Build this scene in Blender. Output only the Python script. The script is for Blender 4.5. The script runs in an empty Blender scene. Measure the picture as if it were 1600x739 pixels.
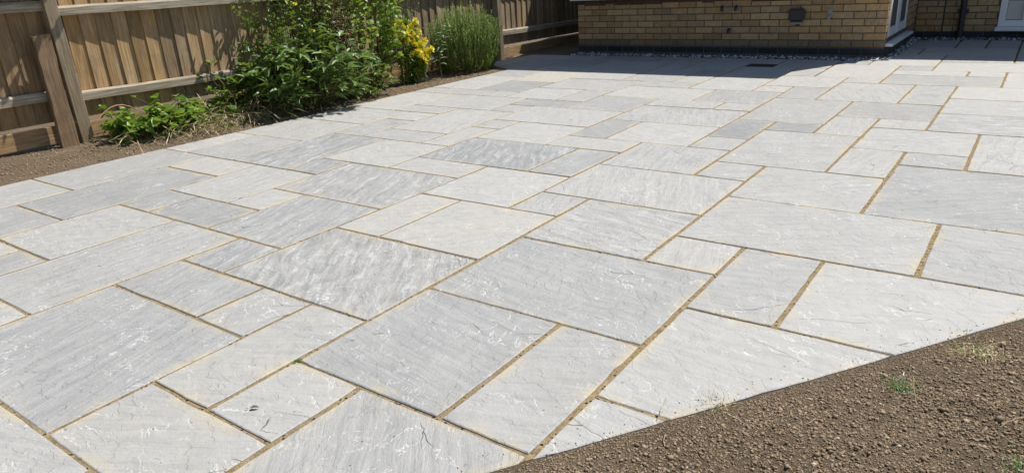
import bpy, bmesh, math, random
import numpy as np
from mathutils import Vector, Matrix, noise as mnoise

random.seed(7); rng = np.random.default_rng(7)
SC = bpy.context.scene
COL = SC.collection

# ------------------------------------------------------------------ camera
CAM_H = 1.123
PITCH, ROLL, YAW, FPX = 0.358890067, -0.0635265307, 0.648091330, 1101.76629
def _cam_axes():
    cp, sp, cr, sr = math.cos(PITCH), math.sin(PITCH), math.cos(ROLL), math.sin(ROLL)
    def tocam(r, g, u):
        x = r; z = g*cp-u*sp; y = -(u*cp+g*sp)
        return (cr*x-sr*y, sr*x+cr*y, z)
    b = tocam(math.cos(YAW), -math.sin(YAW), 0); a = tocam(math.sin(YAW), math.cos(YAW), 0); u = tocam(0, 0, 1)
    right = Vector((b[0], a[0], u[0])); down = Vector((b[1], a[1], u[1])); fwd = Vector((b[2], a[2], u[2]))
    return right, -down, fwd
RIGHT, UP, FWD = _cam_axes()
cam = bpy.data.cameras.new('camera'); cam_o = bpy.data.objects.new('camera', cam); COL.objects.link(cam_o)
cam_o.matrix_world = Matrix(((RIGHT.x, UP.x, -FWD.x, 0), (RIGHT.y, UP.y, -FWD.y, 0), (RIGHT.z, UP.z, -FWD.z, CAM_H), (0, 0, 0, 1)))
cam.sensor_width = 36; cam.lens = FPX/1600*36; cam.clip_start = 0.02; cam.clip_end = 1500
SC.camera = cam_o

# ------------------------------------------------------------------ light
SUN = Vector((0.30, 0.57, 1.0)).normalized()
world = bpy.data.worlds.new('World'); SC.world = world; world.use_nodes = True
wn = world.node_tree; wn.nodes.clear()
sky = wn.nodes.new('ShaderNodeTexSky'); sky.sky_type = 'NISHITA'; sky.sun_disc = False
sky.sun_elevation = math.asin(SUN.z); sky.sun_rotation = math.atan2(SUN.x, SUN.y)
sky.air_density = 1.0; sky.dust_density = 0.6; sky.ozone_density = 1.0
bg = wn.nodes.new('ShaderNodeBackground'); bg.inputs['Strength'].default_value = 0.084
wo = wn.nodes.new('ShaderNodeOutputWorld')
wn.links.new(sky.outputs[0], bg.inputs[0]); wn.links.new(bg.outputs[0], wo.inputs[0])
sl = bpy.data.lights.new('sun', 'SUN'); sl.energy = 5.0; sl.angle = math.radians(0.53); sl.color = (1.0, 0.955, 0.89)
so = bpy.data.objects.new('sun', sl); COL.objects.link(so)
so.rotation_euler = SUN.to_track_quat('Z', 'Y').to_euler(); so.location = (3, 6, 9)
vs = SC.view_settings; vs.view_transform = 'Standard'; vs.look = 'None'; vs.exposure = 0.22; vs.gamma = 1.0; vs.use_curve_mapping = False

# ------------------------------------------------------------------ helpers
def tag(o, label=None, cat=None, group=None, kind=None):
    if label: o['label'] = label
    if cat: o['category'] = cat
    if group: o['group'] = group
    if kind: o['kind'] = kind
    return o
def empty(name, loc=(0, 0, 0)):
    o = bpy.data.objects.new(name, None); o.location = loc; o.empty_display_size = .1; COL.objects.link(o); return o
def link(name, me, parent=None, loc=(0, 0, 0), rot=None, color=None):
    o = bpy.data.objects.new(name, me); COL.objects.link(o); o.location = loc
    if rot: o.rotation_euler = rot
    if color: o.color = color
    if parent: o.parent = parent
    return o
def mesh(name, V, F, mat, smooth=False, attr=None):
    me = bpy.data.meshes.new(name); me.from_pydata([tuple(v) for v in V], [], [tuple(f) for f in F]); me.update()
    if mat: me.materials.append(mat)
    if smooth: me.polygons.foreach_set('use_smooth', [True]*len(me.polygons))
    if attr:
        for k, a in attr.items():
            at = me.attributes.new(k, 'FLOAT', 'POINT'); at.data.foreach_set('value', np.asarray(a, dtype=np.float32))
    return me
class MB:
    """collects boxes, tubes and loose faces for ONE mesh"""
    def __init__(s): s.V = []; s.F = []
    def add(s, V, F):
        n = len(s.V); s.V += [tuple(v) for v in V]; s.F += [tuple(i+n for i in f) for f in F]; return s
    def box(s, x0, x1, y0, y1, z0, z1):
        return s.add([(x0,y0,z0),(x1,y0,z0),(x1,y1,z0),(x0,y1,z0),(x0,y0,z1),(x1,y0,z1),(x1,y1,z1),(x0,y1,z1)],
              [(0,3,2,1),(4,5,6,7),(0,1,5,4),(1,2,6,5),(2,3,7,6),(3,0,4,7)])
    def bbox(s, x0, x1, y0, y1, z0, z1, b=.003):
        """box with chamfered edges"""
        bm = bmesh.new(); bmesh.ops.create_cube(bm, size=1)
        for v in bm.verts: v.co = Vector(((x0+x1)/2+v.co.x*(x1-x0), (y0+y1)/2+v.co.y*(y1-y0), (z0+z1)/2+v.co.z*(z1-z0)))
        bmesh.ops.bevel(bm, geom=bm.edges[:], offset=b, segments=1, affect='EDGES')
        bm.verts.ensure_lookup_table(); s.add([v.co[:] for v in bm.verts], [[v.index for v in f.verts] for f in bm.faces]); bm.free(); return s
    def tube(s, pts, radii, n=6):
        pts = [Vector(p) for p in pts]; V = []; F = []
        for i, p in enumerate(pts):
            d = (pts[min(i+1, len(pts)-1)]-pts[max(i-1, 0)]).normalized()
            a = d.orthogonal().normalized() if i == 0 else (a-d*a.dot(d)).normalized()
            b = d.cross(a); r = radii[i] if hasattr(radii, '__len__') else radii
            for k in range(n):
                t = 2*math.pi*k/n; V.append(p+(a*math.cos(t)+b*math.sin(t))*r)
        for i in range(len(pts)-1):
            for k in range(n):
                F.append((i*n+k, i*n+(k+1) % n, (i+1)*n+(k+1) % n, (i+1)*n+k))
        F.append(tuple(range(n-1, -1, -1))); F.append(tuple(range((len(pts)-1)*n, len(pts)*n)))
        return s.add(V, F)
    def build(s, name, mat, parent=None, loc=(0, 0, 0), rot=None, color=None, smooth=False):
        return link(name, mesh(name, s.V, s.F, mat, smooth), parent, loc, rot, color)

class NT:
    def __init__(s, name):
        s.m = bpy.data.materials.new(name); s.m.use_nodes = True; s.t = s.m.node_tree; s.t.nodes.clear()
        s.out = s.t.nodes.new('ShaderNodeOutputMaterial')
    def n(s, typ, ins=None, **props):
        nd = s.t.nodes.new('ShaderNode'+typ)
        for k, v in props.items(): setattr(nd, k, v)
        for k, v in (ins or {}).items():
            sock = nd.inputs[k]
            if isinstance(v, bpy.types.NodeSocket): s.t.links.new(v, sock)
            else: sock.default_value = v
        return nd
    def math(s, op, a, b=None, c=None, clamp=False):
        i = {0: a}
        if b is not None: i[1] = b
        if c is not None: i[2] = c
        return s.n('Math', i, operation=op, use_clamp=clamp).outputs[0]
    def ramp(s, fac, stops, interp='LINEAR'):
        nd = s.n('ValToRGB', {0: fac}); cr = nd.color_ramp; cr.interpolation = interp
        while len(cr.elements) < len(stops): cr.elements.new(.5)
        for e, (p, c) in zip(cr.elements, stops):
            e.position = p; e.color = (c, c, c, 1) if not hasattr(c, '__len__') else (*c, 1)
        return nd.outputs[0]
    def mix(s, fac, a, b, mode='MIX'):
        nd = s.n('Mix', data_type='RGBA', blend_type=mode); nd.clamp_factor = True
        for k, v in ((0, fac), (6, a), (7, b)):
            if isinstance(v, bpy.types.NodeSocket): s.t.links.new(v, nd.inputs[k])
            else: nd.inputs[k].default_value = v if k == 0 else (*v, 1) if len(v) == 3 else v
        return nd.outputs[2]
    def noise(s, vec, scale, detail=4, rough=.55, dist=0, w=None):
        i = {'Vector': vec, 'Scale': scale, 'Detail': detail, 'Roughness': rough, 'Distortion': dist}
        nd = s.n('TexNoise', noise_dimensions='4D' if w is not None else '3D')
        if w is not None: i['W'] = w
        for k, v in i.items():
            if isinstance(v, bpy.types.NodeSocket): s.t.links.new(v, nd.inputs[k])
            else: nd.inputs[k].default_value = v
        return nd.outputs[0]
    def bsdf(s, color, rough=.7, spec=.4, normal=None, **extra):
        i = {'Base Color': color if isinstance(color, bpy.types.NodeSocket) else (*color, 1), 'Roughness': rough, 'Specular IOR Level': spec}
        if normal is not None: i['Normal'] = normal
        i.update(extra)
        return s.n('BsdfPrincipled', i).outputs[0]
    def bump(s, h, dist=.01, strength=1.0, normal=None):
        i = {'Height': h, 'Distance': dist, 'Strength': strength}
        if normal is not None: i['Normal'] = normal
        return s.n('Bump', i).outputs[0]
    def done(s, sh):
        s.t.links.new(sh, s.out.inputs[0]); return s.m

# ------------------------------------------------------------------ materials
def mat_slab():
    t = NT('grey_sandstone'); tc = t.n('TexCoord').outputs['Object']; oi = t.n('ObjectInfo')
    rnd = oi.outputs['Random']; sep = t.n('SeparateColor', {0: oi.outputs['Color']})
    ang, tone, pat = sep.outputs[0], sep.outputs[1], sep.outputs[2]; warm = oi.outputs['Alpha']
    off = t.n('CombineXYZ', {0: t.math('MULTIPLY', rnd, 61.0), 1: t.math('MULTIPLY', rnd, 173.0), 2: 0.0}).outputs[0]
    rot0 = t.n('VectorRotate', {'Vector': tc, 'Angle': t.math('MULTIPLY', ang, math.pi)}, rotation_type='Z_AXIS').outputs[0]
    rot = t.n('VectorMath', {0: rot0, 1: off}, operation='ADD').outputs[0]
    def n2(vec, scale, detail=4, rough=.55, dist=0):
        return t.n('TexNoise', {'Vector': vec, 'Scale': scale, 'Detail': detail, 'Roughness': rough, 'Distortion': dist}, noise_dimensions='2D').outputs[0]
    def mr(v, a, b, c=0.0, d=1.0): return t.n('MapRange', {0: v, 1: a, 2: b, 3: c, 4: d}).outputs[0]
    warp = t.n('TexNoise', {'Vector': rot, 'Scale': 4.5, 'Detail': 4.0, 'Roughness': .6}, noise_dimensions='2D').outputs['Color']
    def warped(k):
        wv = t.n('VectorMath', {0: t.n('VectorMath', {0: warp, 1: (.5, .5, .5)}, operation='SUBTRACT').outputs[0], 1: (k, k, .0)}, operation='MULTIPLY').outputs[0]
        return t.n('VectorMath', {0: rot, 1: wv}, operation='ADD').outputs[0]
    co = warped(.10); co1 = warped(.045)
    st = t.n('Mapping', {'Vector': warped(.07), 'Scale': (1.0, 4.6, 1.0)}).outputs[0]
    st2 = t.n('Mapping', {'Vector': co1, 'Scale': (1.0, 11.0, 1.0)}).outputs[0]
    st3 = t.n('Mapping', {'Vector': co1, 'Scale': (1.0, 26.0, 1.0)}).outputs[0]
    # riven ledges: jagged contour steps running across the bedding grain
    lg = t.n('VectorRotate', {'Vector': warped(.12), 'Angle': t.math('MULTIPLY_ADD', t.n('TexWhiteNoise', {1: rnd}, noise_dimensions='1D').outputs[0], 1.1, .35)}, rotation_type='Z_AXIS').outputs[0]
    lg = t.n('Mapping', {'Vector': lg, 'Scale': (1.0, 2.3, 1.0)}).outputs[0]
    h0 = n2(lg, 1.9, 7, .56)
    steps = t.math('MULTIPLY', h0, t.math('MULTIPLY_ADD', pat, 9.0, 7.0))
    fr = t.math('FRACT', steps)
    sm = t.n('MapRange', {0: fr, 1: .90, 2: 1.0, 3: 0.0, 4: 1.0}, interpolation_type='SMOOTHSTEP').outputs[0]
    terr = t.math('ADD', t.math('FLOOR', steps), sm)
    line = t.math('MULTIPLY', mr(fr, .87, .94), mr(fr, .965, 1.0, 1.0, 0.0))
    brk = n2(co, 3.8, 4, .6)
    vein = t.math('MULTIPLY', line, mr(brk, .42, .60))
    fine = n2(rot, 110, 4, .75)
    med = n2(co, 21, 5, .68)
    streak = n2(st2, 3.2, 6, .62, .1)
    grain = n2(st3, 5.5, 4, .65)
    cloud = n2(co, 2.6, 3, .5)
    mott = n2(st, 5.0, 6, .72, .4)
    # colour
    base = t.ramp(tone, [(0.0, (.215, .220, .222)), (.5, (.338, .337, .325)), (1.0, (.450, .442, .414))])
    c = t.mix(t.math('MULTIPLY', mr(streak, .50, .63), t.math('MULTIPLY_ADD', pat, .42, .12)), base, (.225, .235, .246))
    c = t.mix(mr(streak, .47, .36, 0.0, .24), c, (.46, .46, .45))
    c = t.mix(mr(grain, .52, .68, 0.0, .16), c, (.25, .256, .262))
    c = t.mix(mr(grain, .46, .34, 0.0, .14), c, (.50, .50, .49))
    c = t.mix(mr(cloud, .45, .75, 0.0, .30), c, (.44, .44, .43))
    c = t.mix(t.math('MULTIPLY', mr(mott, .54, .62), t.math('MULTIPLY', mr(pat, .6, 1.0), .55)), c, (.20, .21, .218))
    c = t.mix(t.math('MULTIPLY', mr(mott, .46, .36), t.math('MULTIPLY', mr(pat, .5, 1.0), .6)), c, (.58, .582, .575))
    c = t.mix(mr(med, .34, .56, .16, 0.0), c, (.24, .245, .248))
    c = t.mix(mr(fine, .58, .74, 0.0, .22), c, (.62, .62, .61))
    c = t.mix(t.math('MULTIPLY', vein, t.math('MULTIPLY_ADD', pat, .45, .45)), c, (.74, .735, .72))
    # sparse dark hairline cracks and pin holes
    v = t.n('TexVoronoi', {'Vector': st, 'Scale': 1.9}, feature='DISTANCE_TO_EDGE', voronoi_dimensions='2D').outputs['Distance']
    crack = t.math('MULTIPLY', mr(v, 0.0, .009, 1.0, 0.0), t.math('MULTIPLY', mr(brk, .54, .60), mr(cloud, .46, .54, 0.0, .85)))
    c = t.mix(crack, c, (.07, .072, .075))
    pv = t.n('TexVoronoi', {'Vector': rot, 'Scale': 8.0}, voronoi_dimensions='2D').outputs['Distance']
    c = t.mix(t.math('MULTIPLY', mr(pv, .014, .03, .85, 0.0), mr(brk, .53, .56)), c, (.06, .055, .05))
    # sandy jointing stain along the slab's rim
    ed = t.n('Attribute', attribute_name='edge').outputs['Fac']
    sn = n2(rot, 4.6, 5, .66)
    est = t.math('MULTIPLY', t.math('POWER', ed, 2.0), mr(sn, .46, .62, 0.0, .66))
    c = t.mix(est, c, (.52, .445, .29))
    c = t.mix(t.math('MULTIPLY', warm, mr(sn, .3, .7, .15, .7)), c, (.53, .47, .355))
    h = t.math('ADD', t.math('MULTIPLY', terr, t.math('MULTIPLY_ADD', pat, .16, .12)), t.math('MULTIPLY', med, .26))
    h = t.math('ADD', h, t.math('MULTIPLY', fine, .20))
    h = t.math('ADD', h, t.math('ADD', t.math('MULTIPLY', streak, .42), t.math('MULTIPLY', grain, .14)))
    h = t.math('ADD', h, t.math('MULTIPLY', cloud, 1.9))
    h = t.math('SUBTRACT', h, t.math('MULTIPLY', crack, .4))
    nb = t.bump(h, .012, .75)
    return t.done(t.bsdf(c, mr(med, .3, .7, .50, .68), .40, nb))
def mat_mortar():
    t = NT('sandy_jointing_mortar'); co = t.n('TexCoord').outputs['Object']
    def n2(vec, scale, detail=4, rough=.55):
        return t.n('TexNoise', {'Vector': vec, 'Scale': scale, 'Detail': detail, 'Roughness': rough}, noise_dimensions='2D').outputs[0]
    a = n2(co, 18, 5, .7); b = n2(co, 190, 4, .75); d = n2(co, 2.2, 3)
    c = t.ramp(a, [(.3, (.23, .16, .08)), (.5, (.42, .31, .165)), (.72, (.53, .42, .26))])
    c = t.mix(t.n('MapRange', {0: d, 1: .4, 2: .65, 3: 0.0, 4: .5}).outputs[0], c, (.34, .275, .18))
    v = t.n('TexVoronoi', {'Vector': co, 'Scale': 46.0}, voronoi_dimensions='2D').outputs['Distance']
    hole = t.n('MapRange', {0: v, 1: .12, 2: .24, 3: 1.0, 4: 0.0}).outputs[0]
    hole = t.math('MULTIPLY', hole, t.n('MapRange', {0: a, 1: .50, 2: .56, 3: 0.0, 4: 1.0}).outputs[0])
    c = t.mix(hole, c, (.03, .022, .015))
    c = t.mix(t.n('MapRange', {0: b, 1: .42, 2: .6, 3: .55, 4: 0.0}).outputs[0], c, (.10, .075, .045))
    h = t.math('SUBTRACT', t.math('ADD', t.math('MULTIPLY', b, .4), a), hole)
    return t.done(t.bsdf(c, .95, .1, t.bump(h, .010, .9)))
def mat_soil(name='soil', dark=1.0):
    t = NT(name); co = t.n('TexCoord').outputs['Object']
    def n2(vec, scale, detail=4, rough=.55):
        return t.n('TexNoise', {'Vector': vec, 'Scale': scale, 'Detail': detail, 'Roughness': rough}, noise_dimensions='2D').outputs[0]
    a = n2(co, 3.0, 5, .6); b = n2(co, 75, 6, .75); f = n2(co, 260, 3, .7)
    c = t.ramp(a, [(.3, (.245, .182, .118)), (.55, (.315, .238, .158)), (.78, (.385, .295, .20))])
    c = t.mix(t.n('MapRange', {0: b, 1: .40, 2: .60, 3: .6, 4: 0.0}).outputs[0], c, (.10, .07, .043))
    c = t.mix(t.n('MapRange', {0: f, 1: .56, 2: .70, 3: 0.0, 4: .6}).outputs[0], c, (.36, .285, .20))
    h = t.math('ADD', b, t.math('MULTIPLY', f, .35))
    return t.done(t.bsdf(c, .97, .12, t.bump(h, .022, 1.0)))
def mat_clod():
    t = NT('soil_clods'); k = t.n('Attribute', attribute_name='tint').outputs['Fac']
    c = t.ramp(k, [(0, (.21, .155, .10)), (.7, (.32, .242, .16)), (.95, (.39, .30, .205)), (.98, (.46, .37, .26)), (1, (.60, .53, .42))])
    return t.done(t.bsdf(c, .96, .12))
def mat_wood(name, tan, grey, lightness=1.0, grain=1.0):
    """obj.color: R = how grey, G = brightness"""
    t = NT(name); tc = t.n('TexCoord').outputs['Object']; oi = t.n('ObjectInfo'); W = t.math('MULTIPLY', oi.outputs['Random'], 37.0)
    sep = t.n('SeparateColor', {0: oi.outputs['Color']})
    m = t.n('Mapping', {'Vector': tc, 'Scale': (1, 1, .045)}).outputs[0]
    m2 = t.n('Mapping', {'Vector': tc, 'Scale': (1, 1, .12)}).outputs[0]
    g = t.noise(m, 70, 6, .68, .6, W); g2 = t.noise(m2, 26, 5, .6, 1.0, W); bl = t.noise(tc, 3.2, 4, .6, .3, W)
    f = t.math('ADD', t.math('MULTIPLY', bl, 1.0), t.math('SUBTRACT', sep.outputs[0], .5), clamp=True)
    c = t.mix(f, tan, grey)
    c = t.mix(t.n('MapRange', {0: g, 1: .40, 2: .62, 3: .78*grain, 4: 0.0}).outputs[0], c, tuple(x*.42 for x in tan))
    c = t.mix(t.n('MapRange', {0: g2, 1: .5, 2: .75, 3: 0.0, 4: .45}).outputs[0], c, tuple(min(1, x*1.35) for x in grey))
    kv = t.n('TexVoronoi', {'Vector': t.n('Mapping', {'Vector': tc, 'Scale': (1, .5, .42)}).outputs[0], 'Scale': 9.0, 'W': W}, voronoi_dimensions='4D').outputs['Distance']
    knot = t.math('MULTIPLY', t.n('MapRange', {0: kv, 1: .10, 2: .19, 3: 1.0, 4: 0.0}).outputs[0], t.n('MapRange', {0: bl, 1: .50, 2: .60, 3: 0.0, 4: .9}).outputs[0])
    c = t.mix(knot, c, (.07, .04, .022))
    sn = t.noise(tc, 5.0, 5, .7, .5, t.math('ADD', W, 5.0))
    c = t.mix(t.n('MapRange', {0: sn, 1: .52, 2: .68, 3: 0.0, 4: .5}).outputs[0], c, tuple(x*.45 for x in grey))
    b = t.math('MULTIPLY_ADD', sep.outputs[1], 1.0, .5)
    c = t.mix(1.0, c, t.n('CombineColor', {0: b, 1: b, 2: b}).outputs[0], 'MULTIPLY')
    h = t.math('ADD', g, t.math('MULTIPLY', g2, .6))
    return t.done(t.bsdf(c, .85, .22, t.bump(h, .004, .7)))
def mat_brick(name, cols, rough=.9, dots=.5):
    t = NT(name); tc = t.n('TexCoord').outputs['Object']; oi = t.n('ObjectInfo'); r = oi.outputs['Random']; W = t.math('MULTIPLY', r, 53.0)
    c = t.ramp(r, [(i/(len(cols)-1), q) for i, q in enumerate(cols)])
    a = t.noise(tc, 22, 5, .7, .3, W); f = t.noise(tc, 150, 4, .7, 0, W)
    dr = t.noise(t.n('Mapping', {'Vector': tc, 'Scale': (1, 1, .22)}).outputs[0], 70, 4, .6, 0, W)
    c = t.mix(t.n('MapRange', {0: a, 1: .35, 2: .65, 3: .40, 4: 0.0}).outputs[0], c, tuple(x*.5 for x in cols[0]))
    c = t.mix(t.n('MapRange', {0: dr, 1: .5, 2: .7, 3: 0.0, 4: .35}).outputs[0], c, tuple(min(1, x*1.5) for x in cols[-1]))
    v = t.n('TexVoronoi', {'Vector': tc, 'Scale': 38.0, 'W': W}, voronoi_dimensions='4D').outputs['Distance']
    c = t.mix(t.n('MapRange', {0: v, 1: .08, 2: .16, 3: dots, 4: 0.0}).outputs[0], c, (.03, .02, .012))
    return t.done(t.bsdf(c, rough, .25, t.bump(t.math('ADD', t.math('ADD', a, dr), t.math('MULTIPLY', f, .4)), .006, .8)))
def mat_noisy(name, c0, c1, scale=40, rough=.9, spec=.25, bump=.004):
    t = NT(name); co = t.n('TexCoord').outputs['Object']; a = t.noise(co, scale, 5, .65)
    return t.done(t.bsdf(t.ramp(a, [(.3, c0), (.7, c1)]), rough, spec, t.bump(a, bump, .7)))
def mat_leaf(name, stops, rough=.42, trans=.30, spec=.45, bump=True):
    t = NT(name); k = t.n('Attribute', attribute_name='tint').outputs['Fac']; co = t.n('TexCoord').outputs['Object']
    a = t.noise(co, 55, 3, .6)
    kk = t.math('ADD', k, t.math('MULTIPLY', t.math('SUBTRACT', a, .5), .25), clamp=True)
    c = t.ramp(kk, stops)
    p = t.bsdf(c, rough, spec)
    tl = t.n('BsdfTranslucent', {'Color': t.mix(.55, c, (.42, .52, .06), 'MIX') if trans > .01 else c}).outputs[0]
    return t.done(t.n('MixShader', {0: trans, 1: p, 2: tl}).outputs[0])
def mat_plain(name, c, rough=.5, spec=.5, **kw):
    t = NT(name); co = t.n('TexCoord').outputs['Object']; a = t.noise(co, 24, 4, .6)
    return t.done(t.bsdf(t.mix(t.n('MapRange', {0: a, 1: .35, 2: .7, 3: .22, 4: 0.0}).outputs[0], c, tuple(x*.6 for x in c)), rough, spec, **kw))
M = {}
M['slab'] = mat_slab(); M['mortar'] = mat_mortar(); M['soil'] = mat_soil(); M['clod'] = mat_clod()
M['board'] = mat_wood('fence_board_wood', (.50, .305, .125), (.41, .335, .25))
M['rail'] = mat_wood('fence_rail_wood', (.44, .345, .22), (.45, .405, .33))
M['post'] = mat_wood('fence_post_wood', (.37, .275, .165), (.33, .285, .22))
M['stump'] = mat_wood('old_stump_wood', (.34, .225, .125), (.27, .20, .135))
M['brick'] = mat_brick('buff_brick', [(.31, .195, .10), (.47, .295, .13), (.40, .27, .15), (.56, .385, .195), (.45, .265, .12), (.50, .36, .20)])
M['dirty_brick'] = mat_brick('splash_stained_brick', [(.20, .14, .085), (.27, .19, .105), (.23, .175, .11)])
M['blue_brick'] = mat_brick('dark_engineering_brick', [(.022, .024, .03), (.04, .042, .05)], .55, 0)
M['under_sill'] = mat_brick('under_sill_brown', [(.085, .045, .032), (.12, .065, .045)], .9, .3)
M['brick_mortar'] = mat_noisy('dark_brick_mortar', (.075, .07, .062), (.14, .13, .115), 60)
M['upvc'] = mat_plain('white_upvc', (.78, .79, .80), .32, .5)
M['glass'] = mat_plain('window_glass', (.018, .022, .026), .04, .8)
M['infill'] = mat_plain('pale_infill', (.62, .61, .56), .8, .2)
M['black'] = mat_plain('black_plastic', (.018, .018, .02), .42, .5)
M['metal'] = mat_plain('dull_metal', (.30, .30, .29), .45, .6)
M['drain'] = mat_noisy('dark_drain_cover', (.035, .028, .024), (.07, .055, .045), 40)
M['roof'] = mat_noisy('roof_tile', (.09, .06, .045), (.15, .10, .075), 12)
M['pebble'] = mat_leaf('grey_pebbles', [(0, (.06, .065, .08)), (.5, (.22, .225, .24)), (.7, (.50, .51, .53)), (1, (.82, .83, .84))], .7, 0.0, .3)

# ------------------------------------------------------------------ ground
FP = Vector((-0.753*CAM_H, 1.032*CAM_H)); FD = Vector((.566, .834)).normalized(); FN = Vector((FD.y, -FD.x))   # cut front edge of the patio, FN points to the soil
def front_d(x, y): return (x-FP.x)*FN.x+(y-FP.y)*FN.y
LP = Vector((-4.815*CAM_H, 1.4*CAM_H)); LD = Vector((.145, 4.88)).normalized(); LN = Vector((-LD.y, LD.x))     # planting-bed edge, LN points to the bed
def left_d(x, y): return (x-LP.x)*LN.x+(y-LP.y)*LN.y
def soil_z(x, y):
    n = mnoise.fractal(Vector((x*3.1, y*3.1, 2.0)), .9, 2.1, 4)
    fd = front_d(x, y); ld = left_d(x, y)
    if fd > .015: n += (abs(mnoise.noise(Vector((x*34, y*34, 7.0))))+.6*abs(mnoise.noise(Vector((x*71, y*71, 3.0))))-.35)*.55*min(1, fd/.12)
    if fd > -.07:
        k = min(1, max(0, fd/.35)); return -.0060+.012*k+n*.020*(.10+.90*k)
    if ld > -.07 and y < 7.2:
        k = min(1, max(0, ld/.5)); return -.0125+.014*k+n*.014*(.12+.88*k)
    if x < -5.4 and y > 8.45: return -.012+n*.01
    return -.045
def axis(lo, hi, step, far):
    a = list(np.arange(lo, hi+1e-6, step)); d = step; x = hi; r = []
    while x < far: d *= 1.5; x += d; r.append(x)
    l = []; d = step; x = lo
    while x > -far: d *= 1.5; x -= d; l.append(x)
    return l[::-1]+a+r
xs = sorted(set(np.round(axis(-7.0, 2.4, .04, 400)+list(np.arange(-.98, .6, .0115)), 4))); ys = sorted(set(np.round(axis(-.4, 11.0, .04, 400)+list(np.arange(.9, 2.7, .0115)), 4)))
V = []; nx, ny = len(xs), len(ys)
for y in ys:
    for x in xs: V.append((x, y, soil_z(x, y) if -7.1 < x < 2.6 and -.6 < y < 11.2 else -.03))
F = [(j*nx+i, j*nx+i+1, (j+1)*nx+i+1, (j+1)*nx+i) for j in range(ny-1) for i in range(nx-1)]
soil = link('soil_ground', mesh('soil_ground', V, F, M['soil'], True)); tag(soil, 'bare brown garden soil around the paving', 'soil', kind='structure')

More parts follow.
